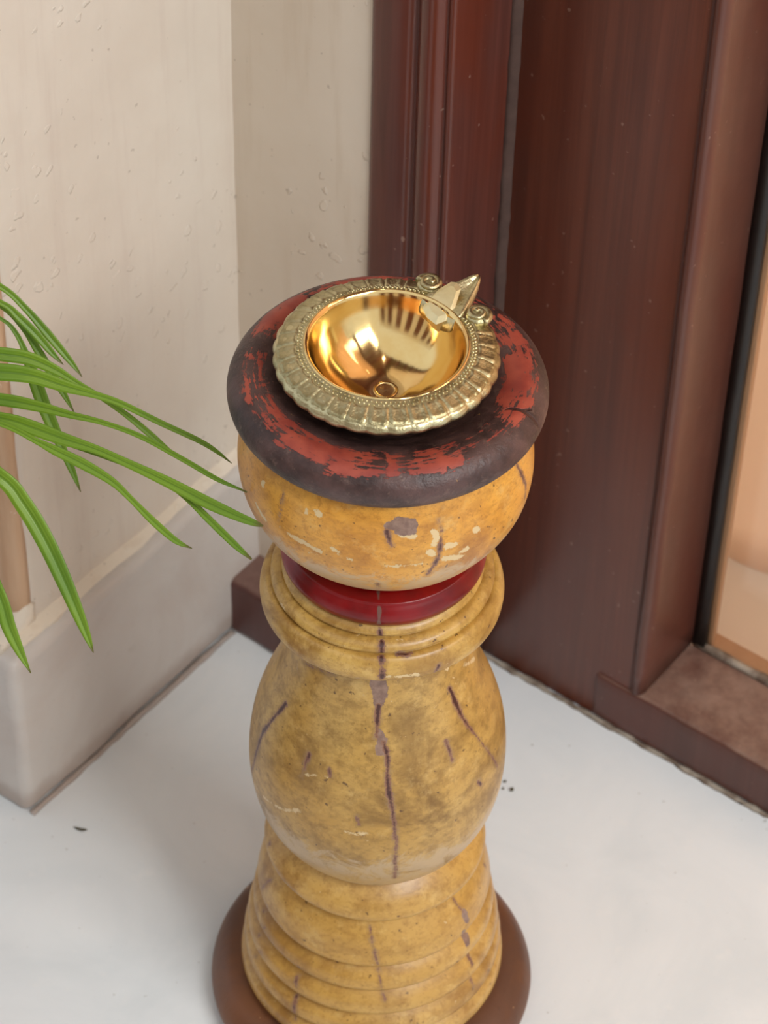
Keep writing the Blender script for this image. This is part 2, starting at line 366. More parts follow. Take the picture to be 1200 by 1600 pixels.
# curtain in the room behind the glass
bm = bmesh.new(); rows = []
for k in range(25):
    z = .0008 + 2.2 * (k / 24) ** 1.3; row = []
    for i in range(141):
        t = .10 + 1.5 * i / 140
        f = .016 * math.sin(t * 41 + 1.2 * math.sin(t * 9)) * (1 - .15 * k / 24) + .012 * math.sin(t * 17 + z * 1.3)
        row.append(bm.verts.new(L(t, .315 + f * .6 - .012 * math.exp(-z * 9), z)))
    rows.append(row)
for k in range(24):
    for i in range(140): bm.faces.new((rows[k][i], rows[k][i + 1], rows[k + 1][i + 1], rows[k + 1][i]))
cur = obj_bm('curtain', bm, M_curt)
sm = cur.modifiers.new('thickness', 'SOLIDIFY'); sm.thickness = .002
tag(cur, 'peach fabric curtain hanging behind the door glass', 'curtain')

# ------------------------------------------------------------------ turned pillar stand
NTH = 480
def lathe(name, segs, mat, parent, step=.0012, wob=.0006, n=NTH, closed=True):
    prof = np.vstack([smooth_poly(s, step) for s in segs])
    keep = np.r_[True, np.linalg.norm(np.diff(prof, axis=0), axis=1) > 1e-5]; prof = prof[keep]
    th = np.linspace(0, 2 * np.pi, n, endpoint=False) - np.pi / 2
    r = prof[:, 0][:, None]; z = prof[:, 1][:, None] + 0 * th[None]
    ph = hash(name) % 7 * 0 + len(name)
    rr = r + np.minimum(1, r / .03) * wob * (np.sin(2 * th + ph)[None] * .6 + np.sin(5 * th + ph * 2)[None] * .3 * np.sin(prof[:, 1] * 90)[:, None])
    V = np.stack([rr * np.cos(th)[None], rr * np.sin(th)[None], z], -1).reshape(-1, 3)
    m_ = len(prof); i = np.arange(m_ - 1)[:, None] * n; j = np.arange(n)[None]; j2 = (j + 1) % n
    F = np.stack([i + j, i + n + j, i + n + j2, i + j2], -1).reshape(-1, 4)
    o = obj_np(name, V, F, mat, parent)
    me = o.data
    ha = me.attributes.new('hgt', 'FLOAT', 'POINT'); ha.data.foreach_set('value', np.ascontiguousarray(V[:, 2], dtype=np.float32))
    aa = me.attributes.new('ang', 'FLOAT', 'POINT')
    aa.data.foreach_set('value', np.ascontiguousarray(np.broadcast_to(np.abs(th[None] - np.pi / 2 + 0 * th), (m_, n)).ravel(), dtype=np.float32))
    return o, V, prof
def flip(segs): return segs

# profiles, from top to bottom
S_disc = [[(.0003, .5132), (.030, .5134), (.040, .5185), (.0475, .5225), (.054, .5262), (.062, .5295), (.0700, .5313), (.0752, .5303), (.0800, .5268), (.0828, .5225), (.0834, .5175), (.0812, .5110), (.0765, .5066), (.0704, .5055)], [(.0704, .5055), (.0003, .5055)]]
S_bulb = [[(.0003, .5075), (.069, .5075)], [(.069, .5075), (.0758, .494), (.0788, .478), (.0785, .464), (.0750, .450), (.067, .4362), (.057, .4252), (.048, .4175), (.044, .412)], [(.044, .412), (.0003, .412)]]
S_ring = [[(.0003, .4110), (.0465, .4108), (.0535, .4079), (.0565, .4008), (.0535, .3937), (.0465, .3908)], [(.0465, .3908), (.0003, .3905)]]
S_collar = [[(.0003, .3945), (.046, .3942)], [(.046, .3942), (.0522, .3936), (.0556, .3908), (.0560, .3885), (.0540, .3866)], [(.0540, .3866), (.0578, .3868), (.0612, .3846), (.0622, .3818), (.0600, .3796)], [(.0600, .3796), (.0640, .3797), (.0669, .3762), (.0682, .3705), (.0680, .3668)], [(.0680, .3668), (.0668, .3645), (.058, .3630), (.0003, .3625)]]
S_belly = [[(.0003, .3640), (.048, .3640)], [(.048, .3640), (.0475, .352), (.049, .338), (.0535, .320), (.0608, .300), (.0685, .280), (.0737, .259), (.0759, .238), (.0752, .218), (.0717, .199), (.0652, .184), (.0567, .172), (.049, .166)], [(.049, .166), (.0003, .166)]]
def tier(r0, z0, r1, z1, rb, zb, bulge=.0012):
    mid = (r0 + (r1 - r0) * .62 + bulge, z1 + (z0 - z1) * .52)
    return [[(.0003, z0), (r0 - .004, z0)], [(r0 - .004, z0), (r0, z0 - .001), mid, (r1 - .0003, z1 + .0035), (r1, z1), (r1 - .0016, z1 - .0024), (rb, zb)], [(rb, zb), (.0003, zb)]]
TIERS = [(.052, .174, .0675, .1520, .0585, .1462), (.0590, .1475, .0722, .1130, .0655, .1080), (.0660, .1095, .0752, .0930, .0690, .0885),
         (.0695, .0900, .0788, .0732, .0725, .0688), (.0730, .0700, .0814, .0538, .0760, .0490), (.0765, .0502, .0834, .0365, .0800, .0280)]
S_base = [[(.0003, .0295), (.080, .0295)], [(.080, .0295), (.087, .0285), (.094, .0255), (.0995, .0200), (.1030, .0120), (.1018, .0045), (.0990, .0002)], [(.0990, .0002), (.0003, .0002)]]

# wear marks: pixel polylines traced on the photo, carried onto the turned surface itself
allp = [np.vstack([smooth_poly(s, .001) for s in S]) for S in [S_disc, S_bulb, S_ring, S_collar, S_belly] + [tier(*t) for t in TIERS] + [S_base]]
zt = np.linspace(0, .54, 1081); rmax = np.zeros_like(zt)
for pr in allp:
    for a, b in zip(pr[:-1], pr[1:]):
        lo, hi = sorted((a[1], b[1])); k = (zt >= lo - .0003) & (zt <= hi + .0003)
        if abs(b[1] - a[1]) < 1e-9: rmax[k] = np.maximum(rmax[k], max(a[0], b[0]))
        else: rmax[k] = np.maximum(rmax[k], np.clip(a[0] + (b[0] - a[0]) * (zt[k] - a[1]) / (b[1] - a[1]), min(a[0], b[0]), max(a[0], b[0])))
def hit(px, py):
    d = ray(px, py); s = np.linspace(1.30, 1.95, 6500); P = CAM + d[None] * s[:, None]
    ins = np.hypot(P[:, 0], P[:, 1]) < np.interp(P[:, 2], zt, rmax)
    k = np.argmax(ins)
    return P[k] if ins[k] else None
# (x, y, half width) in photo pixels
CR = [
 [(772, 641, 1.5), (795, 637, 2), (815, 641, 2), (828, 650, 2.5), (838, 662, 2.5), (842, 675, 1.5)], [(815, 641, 1.5), (830, 640, 1)],
 [(590, 912, 2.5), (591, 925, 2.5)], [(591, 930, 2.5), (593, 955, 3), (592, 975, 3)],
 [(593, 984, 4), (597, 1005, 5), (596, 1030, 5), (597, 1060, 5)],
 [(592, 1102, 5), (589, 1130, 4), (588, 1150, 3)],
  [(600, 1160, 4), (606, 1185, 4), (605, 1215, 4), (608, 1240, 5), (613, 1265, 3.5), (616, 1290, 4), (619, 1320, 3), (617, 1345, 3), (617, 1371, 3)],
 [(703, 1075, 4), (713, 1100, 5), (722, 1120, 3), (740, 1145, 2.5), (760, 1170, 2), (778, 1197, 2)],
 [(446, 1100, 5), (436, 1112, 4), (420, 1132, 4), (411, 1142, 5), (402, 1168, 4), (396, 1195, 3), (393, 1208, 3)],
 [(697, 1157, 2.5), (702, 1172, 3), (706, 1188, 2)], [(483, 1178, 4), (478, 1192, 3), (470, 1215, 1)],
 [(748, 1222, 4), (752, 1226, 4)], [(557, 1276, 3), (560, 1288, 2)], [(515, 1202, 3), (517, 1215, 2)],
 [(605, 830, 5), (608, 845, 3), (613, 852, 1.5)],
 [(685, 812, 1), (690, 830, 2), (688, 850, 3), (685, 868, 4), (677, 885, 3.5), (666, 898, 3)],
 [(808, 728, 3), (815, 742, 3), (821, 758, 3), (820, 775, 3), (818, 786, 2)],
 [(443, 770, .8), (438, 800, .8), (432, 812, .6)],
 [(622, 1021, 4), (634, 1022, 4), (640, 1019, 3)], [(682, 1048, 3), (686, 1040, 4)],
 [(472, 1033, 1), (490, 1043, 1.6), (520, 1052, 1.6), (560, 1060, 1.2)],
 [(415, 1335, 2), (422, 1318, 2), (440, 1300, 1.5)], [(408, 1388, 2), (420, 1376, 2.2), (436, 1364, 1.5)],
 [(411, 1424, 3), (417, 1419, 3)], [(404, 1462, 2), (414, 1448, 2)], [(398, 1494, 2), (408, 1487, 2)],
 [(578, 1445, 1), (581, 1470, 1.5), (586, 1490, 2.5), (590, 1506, 2)], [(590, 1513, 2), (594, 1530, 2.5), (596, 1543, 2.5)], [(598, 1552, 1), (602, 1564, 1)],
 [(467, 1512, 3), (463, 1530, 3), (462, 1541, 2)], [(464, 1556, 4), (460, 1575, 3.5), (462, 1592, 2)],
 [(707, 1402, 1), (716, 1416, 1), (724, 1426, 2)],
 [(731, 1492, 2.5), (738, 1508, 3.5)], [(734, 1528, 1.5), (740, 1542, 1.5)], [(757, 1350, 2), (761, 1356, 2)],
]
PA = [[(591, 1066, 13), (594, 1085, 12), (592, 1100, 8), (590, 1112, 3)], [(591, 1140, 4), (597, 1158, 8), (592, 1174, 6), (604, 1178, 3)], [(606, 822, 6), (622, 816, 9), (642, 816, 8)], [(625, 828, 8), (643, 828, 8), (648, 820, 5)],
      [(724, 1424, 5), (727, 1432, 7), (731, 1440, 4)], [(724, 1456, 5), (727, 1464, 8), (731, 1474, 5)], [(482, 1180, 4), (480, 1188, 3)], [(605, 1222, 3), (609, 1242, 5)], [(698, 1160, 3), (703, 1176, 3)], [(622, 1021, 5), (636, 1022, 5)]]
CH = [
 [(676, 828, 3), (682, 840, 6), (676, 850, 5)], [(700, 853, 6), (712, 850, 4)], [(672, 862, 6), (678, 866, 5)], [(695, 872, 6), (715, 870, 5), (722, 868, 3)],
 [(742, 827, 6), (746, 829, 5)], [(545, 872, 3), (550, 874, 3)], [(626, 833, 5), (648, 838, 4)], [(497, 802, 6), (498, 803, 5)], [(478, 798, 3), (479, 801, 3)], [(411, 754, 4), (410, 758, 4)],
 [(520, 858, 5), (527, 862, 4)], [(398, 785, 2.5), (408, 805, 3.5), (416, 815, 3)], [(450, 835, 3), (475, 848, 4), (500, 862, 3)], [(720, 862, 3), (728, 858, 5)], [(600, 884, 2), (660, 880, 3)],
 [(396, 1222, 1.2), (415, 1248, 1.4), (435, 1262, 1.6), (452, 1266, 3), (470, 1265, 2)], [(478, 1210, 1.4), (500, 1212, 1.4), (512, 1214, 1.2)],
 [(540, 1299, 2), (556, 1302, 3), (573, 1301, 2)], [(440, 945, 3), (444, 952, 4)], [(726, 1040, 3), (742, 1030, 3)], [(695, 1440, 2), (696, 1441, 2)], [(600, 1058, 2), (650, 1054, 3), (700, 1046, 2)],
]
def marks(lines):
    A, B, ra, rb = [], [], [], []
    for ln in lines:
        pts = [(hit(x, y), h) for x, y, h in ln]
        for (p, h), (q, h2) in zip(pts[:-1], pts[1:]):
            if p is None or q is None or np.linalg.norm(p - q) > .06: continue
            A.append(p); B.append(q); ra.append(h * 3.6e-4); rb.append(h2 * 3.6e-4)
    return np.array(A), np.array(B), np.array(ra), np.array(rb)
MK = {'crack': marks(CR), 'chip': marks(CH), 'patch': marks(PA)}
def wear(o, V):
    for nm, (A, B, ra, rb) in MK.items():
        D = np.full(len(V), .02)
        for a, b, r0, r1 in zip(A, B, ra, rb):
            lo = np.minimum(a, b) - .02; hi = np.maximum(a, b) + .02
            k = np.where(np.all((V > lo) & (V < hi), axis=1))[0]
            if not len(k): continue
            ab = b - a; s = np.clip(((V[k] - a) @ ab) / max(ab @ ab, 1e-12), 0, 1)
            d = np.linalg.norm(V[k] - a - s[:, None] * ab, axis=1) - (r0 + (r1 - r0) * s)
            D[k] = np.minimum(D[k], d)
        at_ = o.data.attributes.new(nm, 'FLOAT', 'POINT'); at_.data.foreach_set('value', D.astype(np.float32))

M_bulb = painted('amber_paint', srgb(214, 146, 44), srgb(222, 164, 70), srgb(150, 92, 30), (.405, .416, .446, .474, srgb(192, 166, 130)), .7)
M_ochre = painted('ochre_paint', srgb(186, 144, 68), srgb(198, 162, 92), srgb(124, 90, 36), (.150, .175, .205, .240, srgb(190, 164, 128)), 1.0)
M_coll = painted('collar_ochre_paint', srgb(198, 158, 80), srgb(204, 168, 98), srgb(140, 98, 36), None, .9)
M_tier = painted('tier_ochre_paint', srgb(194, 150, 72), srgb(206, 167, 96), srgb(142, 98, 38), None, .8)

M = MT('red_and_black_worn_paint')
sx = M.n('ShaderNodeSeparateXYZ', {0: M.co}); rad = M.math('SQRT', M.math('ADD', M.math('MULTIPLY', sx.outputs[0], sx.outputs[0]), M.math('MULTIPLY', sx.outputs[1], sx.outputs[1])))
hg = sx.outputs[2]
band = M.math('MULTIPLY', M.step(rad, .054, .065), M.step(rad, .0745, .0815, 1.0, 0.0))
topm = M.step(hg, .517, .524)
an = M.math('ARCTAN2', M.math('MULTIPLY', sx.outputs[0], -1.0), sx.outputs[1])
pv = M.n('ShaderNodeCombineXYZ', {0: M.math('MULTIPLY', an, 5.0), 1: M.math('MULTIPLY', rad, 520.0), 2: M.math('MULTIPLY', hg, 260.0)}).outputs[0]
scr = M.noise(1, 4, .7, pv)
rag = M.noise(34, 5, .62, dist=.9); fine = M.noise(130, 4, .65, dist=.5); big = M.noise(13, 2, .5)
tot = M.math('ADD', M.math('MULTIPLY', band, M.math('MULTIPLY', topm, .50)), M.math('ADD', M.math('MULTIPLY', M.math('SUBTRACT', rag, .5), 1.1), M.math('MULTIPLY', M.math('SUBTRACT', fine, .5), .75)))
tot = M.math('ADD', tot, M.math('ADD', M.math('MULTIPLY', M.math('SUBTRACT', big, .5), .75), M.math('MULTIPLY', M.math('SUBTRACT', scr, .5), 1.0)))
red = M.step(tot, .43, .49)
dk = M.mix(M.step(M.noise(40, 4, .6), .35, .7), srgb(52, 34, 32), srgb(92, 66, 62))
dk = M.mix(M.math('MULTIPLY', M.step(M.noise(150, 6, .8), .54, .66), .6), dk, srgb(112, 88, 78))
rd = M.mix(M.step(M.noise(60, 4), .35, .7), srgb(166, 76, 58), srgb(138, 56, 46))
col = M.mix(red, dk, rd)
chp = M.step(M.noise(140, 4, .6), .715, .725); col = M.mix(chp, col, srgb(168, 130, 84))
ck = M.step(M.math('ADD', M.attr('crack'), M.math('MULTIPLY', M.math('SUBTRACT', fine, .5), .002)), -.0001, .0004, 1.0, 0.0); col = M.mix(ck, col, srgb(60, 30, 26))
M.p(Base_Color=col, Roughness=M.math('ADD', M.math('MULTIPLY', fine, .35), .28), Specular_IOR_Level=.5,
    Normal=M.bump(M.math('ADD', M.math('MULTIPLY', M.math('SUBTRACT', 1.0, red), M.noise(140, 4, .7)), M.math('SUBTRACT', M.math('MULTIPLY', red, .75), ck)), .6, .0014))
M_disc = M.m
M = MT('crimson_gloss')
sp_ = M.noise(40, 4, .6)
c = M.mix(M.step(sp_, .35, .7), srgb(130, 8, 14), srgb(98, 6, 10))
cr = M.step(M.attr('crack'), -.0001, .0004, 1.0, 0.0); c = M.mix(cr, c, srgb(112, 80, 72))
M.p(Base_Color=c, Roughness=.3, Specular_IOR_Level=.35, Coat_Weight=.12, Coat_Roughness=.12, Normal=M.bump(M.noise(90, 3), .12, .0008)); M_red = M.m
M = MT('brown_base_varnish')
g = M.noise(18, 5, .6, dist=.6)
c = M.mix(M.step(g, .35, .7), srgb(116, 72, 42), srgb(94, 62, 46)); c = M.mix(M.math('MULTIPLY', M.step(M.noise(90, 5, .7), .55, .75), .4), c, srgb(70, 42, 32))
c = M.mix(M.step(M.noise(120, 3, .5), .73, .75), c, srgb(180, 140, 100))
M.p(Base_Color=c, Roughness=.42, Normal=M.bump(M.noise(90, 5, .7), .5, .001)); M_base = M.m

stand = empty('pillar_stand')
tag(stand, 'turned wooden pillar stand in cracked yellow paint with dark red top, on the marble floor', 'stand')
for nm, S, mt, lab in (('top_disc', S_disc, M_disc, 'worn red and blackish-brown round top'), ('upper_bulb', S_bulb, M_bulb, 'amber yellow painted bulb with chipped paint'),
                       ('neck_ring', S_ring, M_red, 'glossy dark crimson ring'), ('collar', S_collar, M_coll, 'stepped ochre collar'),
                       ('belly', S_belly, M_ochre, 'round ochre belly with a long vertical crack')):
    o, V, _ = lathe(nm, S, mt, stand); o['label'] = lab; wear(o, V)
for tt in TIERS:
    o, V, _ = lathe('turned_tier', tier(*tt), M_tier, stand); wear(o, V)
o, V, _ = lathe('base', S_base, M_base, stand); o['label'] = 'round brown varnished base'

# ------------------------------------------------------------------ brass oil lamp (diya)
def brass(name, base, dark, rough, aniso=0.0, bumpy=0.0):
    M = MT(name)
    n1 = M.noise(60, 4, .6)
    col = M.mix(M.step(n1, .35, .75), base, dark)
    kw = dict(Base_Color=col, Metallic=1.0, Roughness=rough)
    if aniso:
        kw['Anisotropic'] = aniso; kw['Anisotropic_Rotation'] = .25
        kw['Tangent'] = M.n('ShaderNodeTangent', direction_type='RADIAL', axis='Z').outputs[0]
        hz = M.n('ShaderNodeSeparateXYZ', {0: M.co}).outputs[2]
        rg = M.noise(1, 3, .6, M.n('ShaderNodeCombineXYZ', {0: 0.0, 1: 0.0, 2: M.math('MULTIPLY', hz, 2600.0)}).outputs[0])
        kw['Normal'] = M.bump(rg, .10, .0002)
    if bumpy:
        kw['Normal'] = M.bump(M.math('ADD', M.noise(190, 4, .65), M.math('MULTIPLY', M.noise(480, 2), .4)), bumpy, .0012)
        kw['Roughness'] = M.math('ADD', M.math('MULTIPLY', M.noise(110, 3), .3), rough - .12)
    M.p(**kw); return M.m
B_in = brass('polished_brass', srgb(240, 208, 146), srgb(234, 196, 128), .11, .82)
B_cast = brass('cast_brass', srgb(210, 200, 160), srgb(160, 148, 108), .33, bumpy=.6)
B_pale = brass('filed_brass', srgb(246, 234, 190), srgb(236, 220, 168), .48, bumpy=.15)

dc = (-.0012, .0, 0)
diya = empty('oil_lamp', (dc[0], dc[1], .5138))
tag(diya, 'small brass oil lamp with petal rim and pointed spout, on the pillar top', 'oil lamp')
def dpart(o, parent=None):
    o.parent = parent or diya
    return o
SPA = math.radians(47)          # spout direction
Z0 = .5138
# everything below is relative to the lamp's foot: z 0 = foot, rim about .031-.036
S_in = [[(.0002, .0026), (.0050, .00265), (.0056, .0031), (.0064, .0028), (.012, .0037), (.021, .0078), (.030, .0155), (.0365, .0250), (.0402, .0340), (.0412, .0354)], [(.0412, .0354), (.0420, .0360), (.0428, .0354)]]
o, V, _ = lathe('bowl', S_in, B_in, diya, step=.0006, wob=0, n=256); o['label'] = 'mirror polished inner bowl'
S_rim = [[(.0425, .0354), (.0455, .0345), (.049, .0335), (.054, .0318), (.0572, .0300)], [(.0572, .0300), (.0583, .0280), (.0580, .0255), (.0555, .0235), (.049, .0195), (.040, .0120), (.030, .0050), (.022, .0008), (.0002, .0004)]]
rim_o, V, prof = lathe('rim', S_rim, B_cast, diya, step=.0006, wob=0, n=512)
# scalloped edge and cut-away towards the spout
NP = 32
th = np.arctan2(V[:, 1], V[:, 0]); rr = np.hypot(V[:, 0], V[:, 1])
da = (th - SPA + np.pi) % (2 * np.pi) - np.pi
sc = np.abs(np.sin((th - SPA) * NP / 2))
edge = np.clip((rr - .052) / .006, 0, 1)
k = 1 + edge * (.016 * sc - .008)
cut = np.exp(-(da / .30) ** 4) * np.clip((rr - .0430) / .010, 0, 1)
V2 = V.copy(); V2[:, 0] *= k * (1 - cut * .12); V2[:, 1] *= k * (1 - cut * .12); V2[:, 2] -= cut * .0045
rim_o.data.vertices.foreach_set('co', V2.astype(np.float32).ravel()); rim_o.data.update()
# petals around the rim
def petal_mesh():
    bm = bmesh.new(); nu, nv = 9, 8; g = []
    for i in range(nu):
        s = i / (nu - 1); r = .0462 + s * .0113; row = []
        for j in range(nv):
            q = j / (nv - 1) * 2 - 1
            half = math.pi / NP * (1.0 if s < .75 else 1.0 - .30 * ((s - .75) / .25) ** 2)
            a = q * half
            zb = .0343 - (r - .0462) * .36 - max(0, s - .8) * .008
            ridge = math.exp(-((abs(q) - .86) / .16) ** 2) * .0016
            dish = -.0004 * (1 - q * q)
            cap = math.exp(-((s - .86) / .10) ** 2) * .0009 * (1 - q * q)
            end = -.0014 if i in (0, nu - 1) or j in (0, nv - 1) else 0
            row.append(bm.verts.new((r * math.cos(a), r * math.sin(a), zb + .0007 + ridge + dish + cap + end)))
        g.append(row)
    for i in range(nu - 1):
        for j in range(nv - 1): bm.faces.new((g[i][j], g[i + 1][j], g[i + 1][j + 1], g[i][j + 1]))
    bmesh.ops.recalc_face_normals(bm, faces=bm.faces)
    me = bpy.data.meshes.new('petal'); bm.to_mesh(me); bm.free(); return me
pm = petal_mesh(); pm.materials.append(B_cast); pm.polygons.foreach_set('use_smooth', [True] * len(pm.polygons))
for i in range(NP):
    a = 2 * math.pi * (i + .5) / NP
    if min(a, 2 * math.pi - a) < .36: continue
    o = bpy.data.objects.new('petal', pm); COL.objects.link(o); o.parent = rim_o
    o.rotation_euler = (random.uniform(-.02, .02), 0, SPA + a + random.uniform(-.01, .01)); o.scale = (1 + random.uniform(-.006, .006), 1, 1)
# beading between bowl and petals
bm = bmesh.new()
for ring, (r, z, cnt) in enumerate(((.0443, .0350, 116), (.0458, .0344, 116))):
    for i in range(cnt):
        a = 2 * math.pi * (i + .5 * ring) / cnt + SPA
        if abs((a - SPA + math.pi) % (2 * math.pi) - math.pi) < .30: continue
        mt = Matrix.Translation((r * math.cos(a), r * math.sin(a), z)) @ Matrix.Rotation(a + (.6 if ring else -.6), 4, 'Z') @ Matrix.Diagonal((1.25, .75, .9, 1))
        bmesh.ops.create_icosphere(bm, subdivisions=1, radius=.00085 * random.uniform(.8, 1.15), matrix=mt)
bd = obj_bm('beading', bm, B_cast, rim_o); bd['kind'] = 'stuff'
# spout: a V channel running from the bowl lip out to a point
def spout_pt(s, x, z):      # s along the spout, x to its left
    ca, sa = math.cos(SPA), math.sin(SPA)
    return (s * ca - x * sa, s * sa + x * ca, z)
bm = bmesh.new(); rows = []
#   s, half width outer, half width inner, z top, z groove, z under
SP = [(.0360, .0118, .0105, .0300, .0285, .0200), (.0385, .0124, .0108, .0345, .0310, .0200), (.0430, .0125, .0100, .0360, .0330, .0200), (.0490, .0108, .0080, .0368, .0345, .0205), (.0560, .0080, .0050, .0374, .0352, .0225), (.0615, .0056, .0030, .0386, .0362, .0260), (.0665, .0034, .0014, .0400, .0382, .0300), (.0690, .0012, .0004, .0404, .0396, .0340)]
for s, ho, hi, zt_, zg, zu in SP:
    row = [(-ho, zt_ - .001), (-(ho + hi) / 2, zt_), (-hi, zt_ - .0004), (-hi * .35, zg + .0006), (hi * .0, zg), (hi * .35, zg + .0006), (hi, zt_ - .0004), ((ho + hi) / 2, zt_), (ho, zt_ - .001), (ho * .75, zu + .003), (0, zu), (-ho * .75, zu + .003)]
    rows.append([bm.verts.new(spout_pt(s, x, z)) for x, z in row])
n = 12
for a, b in zip(rows[:-1], rows[1:]):
    for i in range(n): bm.faces.new((a[i], a[(i + 1) % n], b[(i + 1) % n], b[i]))
bm.faces.new(rows[0]); bm.faces.new(rows[-1])
spo = obj_bm('spout', bm, B_cast, diya)
# pale filed facet on the left wall of the channel
bm = bmesh.new()
fac = [(.0357, .0087), (.0331, .0030), (.0327, -.0038), (.0374, -.0066), (.0455, -.0052), (.0553, .0000), (.0570, .0045), (.0555, .0072), (.0480, .0098), (.0411, .0108)]
zf = lambda s_, x_: .0305 + (s_ - .033) * .36 + .05 * x_
nf = len(fac)
inner = [bm.verts.new(spout_pt(.045 + (a - .045) * .72, .002 + (b - .002) * .72, zf(.045 + (a - .045) * .72, b) + .0010)) for a, b in fac]
top = [bm.verts.new(spout_pt(a, b, zf(a, b))) for a, b in fac]
bot = [bm.verts.new(spout_pt(min(.05, a + .004), b * .8, max(.016, zf(a, b) - .011))) for a, b in fac]
bm.faces.new(inner)
for i in range(nf):
    j = (i + 1) % nf; bm.faces.new((inner[i], top[i], top[j], inner[j])); bm.faces.new((top[i], bot[i], bot[j], top[j]))
bm.faces.new(bot)
fo = obj_bm('spout_facet', bm, B_pale, spo, smooth=False); fo['label'] = 'pale filed facet'
# scrolled ends of the petal band on both sides of the spout
for sgn in (1, -1):
    bm = bmesh.new()
    a0 = SPA + sgn * .335; cx, cy = .0530 * math.cos(a0), .0530 * math.sin(a0); rows = []
    for i in range(46):
        u_ = i / 45; ang = a0 + sgn * (math.pi * .5) + sgn * u_ * math.pi * 3.2 * -1; rad = .0062 * (1 - .80 * u_); tube = .0022 * (1 - .35 * u_)
        c0 = Vector((cx + rad * math.cos(ang), cy + rad * math.sin(ang), .0345 + .0022 * u_)); rd_ = Vector((math.cos(ang), math.sin(ang), 0))
        rows.append([bm.verts.new(c0 + rd_ * tube * math.cos(q) + Vector((0, 0, 1)) * tube * math.sin(q)) for q in [2 * math.pi * k_ / 8 for k_ in range(8)]])
    for a, b in zip(rows[:-1], rows[1:]):
        for k_ in range(8): bm.faces.new((a[k_], a[(k_ + 1) % 8], b[(k_ + 1) % 8], b[k_]))
    bm.faces.new(rows[0]); bm.faces.new(rows[-1])
    bmesh.ops.create_uvsphere(bm, u_segments=14, v_segments=8, radius=1, matrix=Matrix.Translation((cx, cy, .0335)) @ Matrix.Diagonal((.0068, .0068, .0034, 1)))
    obj_bm('scroll', bm, B_cast, rim_o)

# ------------------------------------------------------------------ plant
M = MT('leaf_green')
u_ = M.attr('across'); s_ = M.attr('along')
vein = M.step(M.math('ABSOLUTE', u_), .0, .22, 1.0, 0.0)
fib = M.noise(1, 3, .5, M.n('ShaderNodeCombineXYZ', {0: M.math('MULTIPLY', u_, 9.0), 1: M.math('MULTIPLY', s_, 2.0), 2: 0.0}).outputs[0])
c = M.mix(M.step(fib, .3, .7), srgb(120, 156, 36), srgb(144, 178, 56)); c = M.mix(M.math('MULTIPLY', vein, .45), c, srgb(70, 108, 24))
c = M.mix(M.math('MULTIPLY', M.step(M.noise(12, 3), .45, .7), .5), c, srgb(84, 128, 44))
c = M.mix(M.step(s_, .985, .998), c, srgb(112, 104, 52))
M.p(Base_Color=c, Roughness=.36, Normal=M.bump(fib, .2, .0006), Specular_IOR_Level=.5)
tl = M.n('ShaderNodeBsdfTranslucent', {0: M.mix(.5, c, srgb(150, 190, 40))}); mx = M.n('ShaderNodeMixShader', {0: .3, 1: M.b.outputs[0], 2: tl.outputs[0]})
M.t.links.new(mx.outputs[0], M.out.inputs[0]); M_leaf = M.m
M = MT('terracotta'); M.p(Base_Color=M.mix(M.noise(14, 5), srgb(176, 100, 66), srgb(150, 82, 54)), Roughness=.8, Normal=M.bump(M.noise(80), .2, .001)); M_terra = M.m
M = MT('potting_soil'); M.p(Base_Color=M.mix(M.noise(90, 5), srgb(52, 38, 28), srgb(78, 58, 42)), Roughness=.95, Normal=M.bump(M.noise(120, 4), 1, .004)); M_soil = M.m

PX, PY, PZ = -.43, -.10, .36
plant = tag(empty('potted_plant', (PX, PY, 0)), 'green potted plant with long arching strap leaves reaching in from the left', 'plant')
def crown_px():
    q = RW.T @ (np.array([PX, PY, PZ + .02]) - CAM); return 600 + FPX * q[0] / q[2], 800 + FPX * q[1] / q[2], q[2]
cxp, cyp, cz = crown_px()
